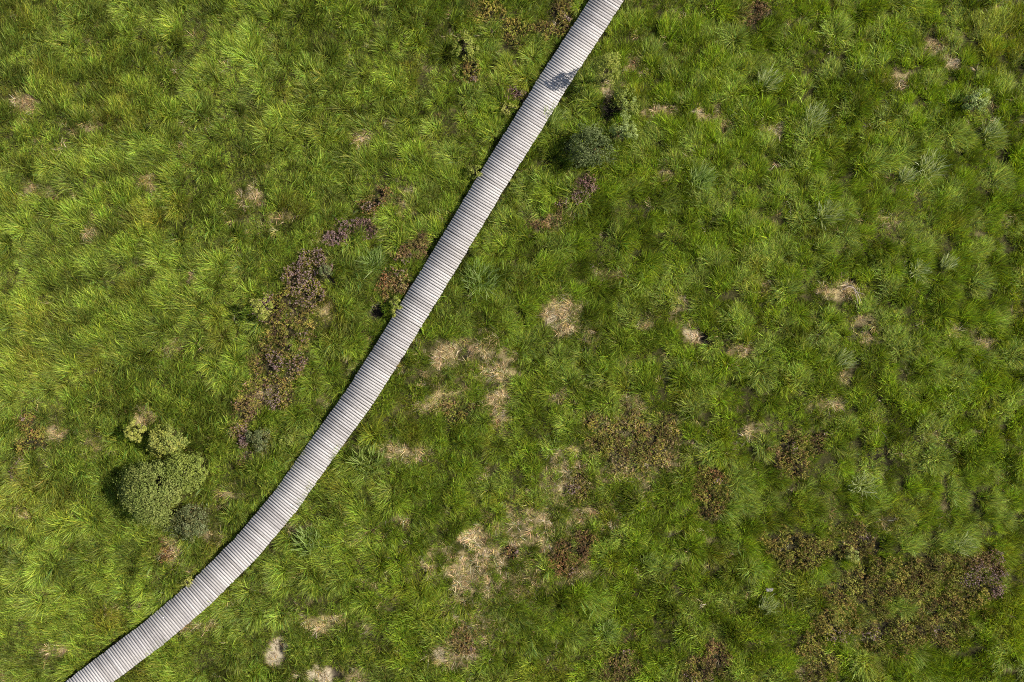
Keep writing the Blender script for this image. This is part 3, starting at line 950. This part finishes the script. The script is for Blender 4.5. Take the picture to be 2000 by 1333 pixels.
# ------------------------------------------------------------------ heather
def build_heather(k, spec):
    lab, pal, h, blobs, fl = spec
    r = np.random.default_rng(500 + k)
    xs, ys = [], []
    for b in blobs:
        cx, cy = P(b[0], b[1], 0.15)
        e = 1.7 * max(b[2], b[3]) * M_PX
        xs += [cx - e, cx + e]
        ys += [cy - e, cy + e]
    x0, x1, y0, y1 = min(xs), max(xs), min(ys), max(ys)
    n = int((x1 - x0) * (y1 - y0) * 330)
    x = x0 + (x1 - x0) * r.random(n)
    y = y0 + (y1 - y0) * r.random(n)
    m = blob_mask(x, y, blobs, 0.75, 0.6)
    ox, oy, d, rr = clump_field(x, y, 0.42, 60 + k)
    dens = sstep(0.12, 0.7, m) * (1 - 0.88 * sstep(0.42, 0.75, d)) * np.clip(0.1 + 1.5 * fbm(N1, x, y, 1.0, 3), 0.15, 1)
    keep = (r.random(n) < dens * 1.15) & (path_dist(x, y) > 0.66)
    x, y, d, rr = x[keep], y[keep], d[keep], rr[keep]
    n = len(x)
    if n < 5:
        return
    hh = 0.85 * h * (1.15 - 0.7 * np.clip(d, 0, 1)) * (0.7 + 0.5 * rr[:, 0]) * (0.85 + 0.3 * r.random(n))
    ctr = np.array([x.mean(), y.mean(), 0.0])
    ctr[2] = float(ground_z(ctr[:1], ctr[1:2])[0])
    z = ground_z(x, y)
    per = 10
    idx = np.repeat(np.arange(n), per)
    f = r.random(n * per) ** 0.7
    leanx, leany = r.normal(0, 0.22, n), r.normal(0, 0.22, n)
    c = np.c_[x[idx] + leanx[idx] * hh[idx] * f + r.normal(0, 0.018, n * per), y[idx] + leany[idx] * hh[idx] * f + r.normal(0, 0.018, n * per), z[idx] + hh[idx] * f]
    V, Q = leaf_quads(r, c - ctr, np.tile([0, 0, 0.55], (n * per, 1)), 0.025, 0.5)
    pal = np.array(pal)
    ncol = len(pal)
    pick = (np.clip(fbm(N4, x, y, 0.9, 3) * 1.6 - 0.3, 0, 0.999) * ncol).astype(int)
    pick = np.where(r.random(n) < 0.45, r.integers(0, ncol, n), pick)
    col = pal[pick] * (0.45 + 0.8 * rr[:, 1:2] + 0.35 * r.random((n, 1)))
    cc = col[idx] * (0.8 + 0.4 * r.random((n * per, 1)))
    if fl >= 0.02:
        zone = fbm(N6, x, y, 1.3, 2)
        th = np.quantile(zone, 1 - min(0.95, fl * 1.4))
        q = np.where((zone > th) & (r.random(n) < 0.6))[0]
        idx = np.repeat(q, 5)
        c = np.c_[x[idx] + leanx[idx] * hh[idx] + r.normal(0, 0.015, len(idx)), y[idx] + leany[idx] * hh[idx] + r.normal(0, 0.015, len(idx)), z[idx] + hh[idx] * (0.92 + 0.22 * r.random(len(idx)))]
        V2, Q2 = leaf_quads(r, c - ctr, np.tile([0, 0, 0.6], (len(idx), 1)), 0.024, 0.6)
        fp = np.array([(0.22, 0.145, 0.145), (0.27, 0.19, 0.185), (0.18, 0.115, 0.10), (0.25, 0.175, 0.14), (0.17, 0.11, 0.115)])
        col = fp[r.integers(0, 5, len(idx))] * (0.8 + 0.4 * r.random((len(idx), 1)))
        Q = np.concatenate([Q, Q2 + len(V)])
        V = np.concatenate([V, V2])
        cc = np.concatenate([cc, col])
    o = link('heather', build_mesh('heather', V, Q, MAT_HEATHER, np.repeat(cc, 4, 0)), None, tuple(ctr))
    tag(o, lab, 'heather', 'heather patches in the grass')


for k, s in enumerate(HEATHER):
    build_heather(k, s)


# ------------------------------------------------------------------ tussocks that stand out of the grass
HUES = [[(0.40, 0.46, 0.16), (0.52, 0.57, 0.26), (0.22, 0.29, 0.06), (0.45, 0.49, 0.17), (0.15, 0.21, 0.03)],
        [(0.235, 0.34, 0.065), (0.31, 0.42, 0.10), (0.18, 0.26, 0.04), (0.37, 0.45, 0.14)],
        [(0.30, 0.39, 0.075), (0.38, 0.46, 0.11), (0.21, 0.30, 0.05)]]
for k, (lab, px, py, rad, hue) in enumerate(TUSSOCK):
    r = np.random.default_rng(700 + k)
    x, y = P(px, py, 0.4)
    z = float(ground_z(np.array([x]), np.array([y]))[0])
    R0 = rad * M_PX
    V, Q, T = blades(r, int(90 + 190 * R0), 0.62 * R0, 0.35, 0.45 + 0.6 * R0, 0.032, (4, 30), (30, 80), 0.35, (0.45 + r.normal(0, .25), 0.75 + r.normal(0, .25)), HUES[hue])
    o = link('grass_tussock', build_mesh('grass_tussock', V, Q, MAT_TUSSOCK, T), None, (x, y, z))
    tag(o, lab, 'tussock', 'grass tussocks that stand out of the moor grass')


# ------------------------------------------------------------------ dead branch, stone
def build_branch():
    x, y = P(1672, 572, 0.3)
    z = float(ground_z(np.array([x]), np.array([y]))[0])
    parts = [tube((-0.12, 0.30, 0.22), (0.22, -0.42, 0.34), 0.022, 0.008, 6, (0.02, 0, 0.08)),
             tube((-0.06, 0.22, 0.25), (0.06, -0.46, 0.40), 0.016, 0.006, 6, (0, 0, 0.05)),
             tube((0.0, 0.05, 0.32), (0.30, -0.08, 0.48), 0.012, 0.005, 5),
             tube((-0.14, 0.34, -0.05), (-0.12, 0.30, 0.24), 0.03, 0.022, 6),
             tube((-0.05, 0.18, 0.27), (-0.52, 0.28, 0.36), 0.014, 0.005, 5, (0, 0.03, 0.04)),
             tube((-0.3, 0.24, 0.33), (-0.62, 0.10, 0.40), 0.010, 0.004, 5)]
    V, Q = join(parts)
    o = link('dead_branch', build_mesh('dead_branch', V, Q, MAT_DEADWOOD, np.full((len(V), 3), 0.6), True), None, (x, y, z))
    tag(o, 'bleached forked dead branch lying on a straw patch in the deep green grass', 'branch')


def build_stone(px, py, sx, sy, sz, lab, seed):
    r = np.random.default_rng(seed)
    x, y = P(px, py, 0.2)
    z = float(ground_z(np.array([x]), np.array([y]))[0])
    nu, nv = 20, 12
    V = []
    for j in range(nv + 1):
        ph = math.pi * j / nv
        for i in range(nu):
            th = 2 * math.pi * i / nu
            d = np.array([math.sin(ph) * math.cos(th), math.sin(ph) * math.sin(th), math.cos(ph)])
            f = 1 + 0.16 * math.sin(3 * d[0] + seed) + 0.14 * math.sin(4 * d[1] + 1.3 * seed) + 0.10 * math.sin(5 * d[2] + d[0] * 3)
            V.append(np.sign(d) * np.abs(d) ** 0.8 * f * np.array([sx, sy, sz]))
    Q = [(j * nu + i, (j + 1) * nu + i, (j + 1) * nu + (i + 1) % nu, j * nu + (i + 1) % nu) for j in range(nv) for i in range(nu)]
    o = link('stone', build_mesh('stone', np.array(V), Q, MAT_STONE, np.full((len(V), 3), 0.6), True), None, (x, y, z + sz * 0.6 + 0.04))
    tag(o, lab, 'stone')


build_branch()
build_stone(1503, 1153, 0.17, 0.07, 0.10, 'small pale grey stone at the left end of the olive heather bed', 4)
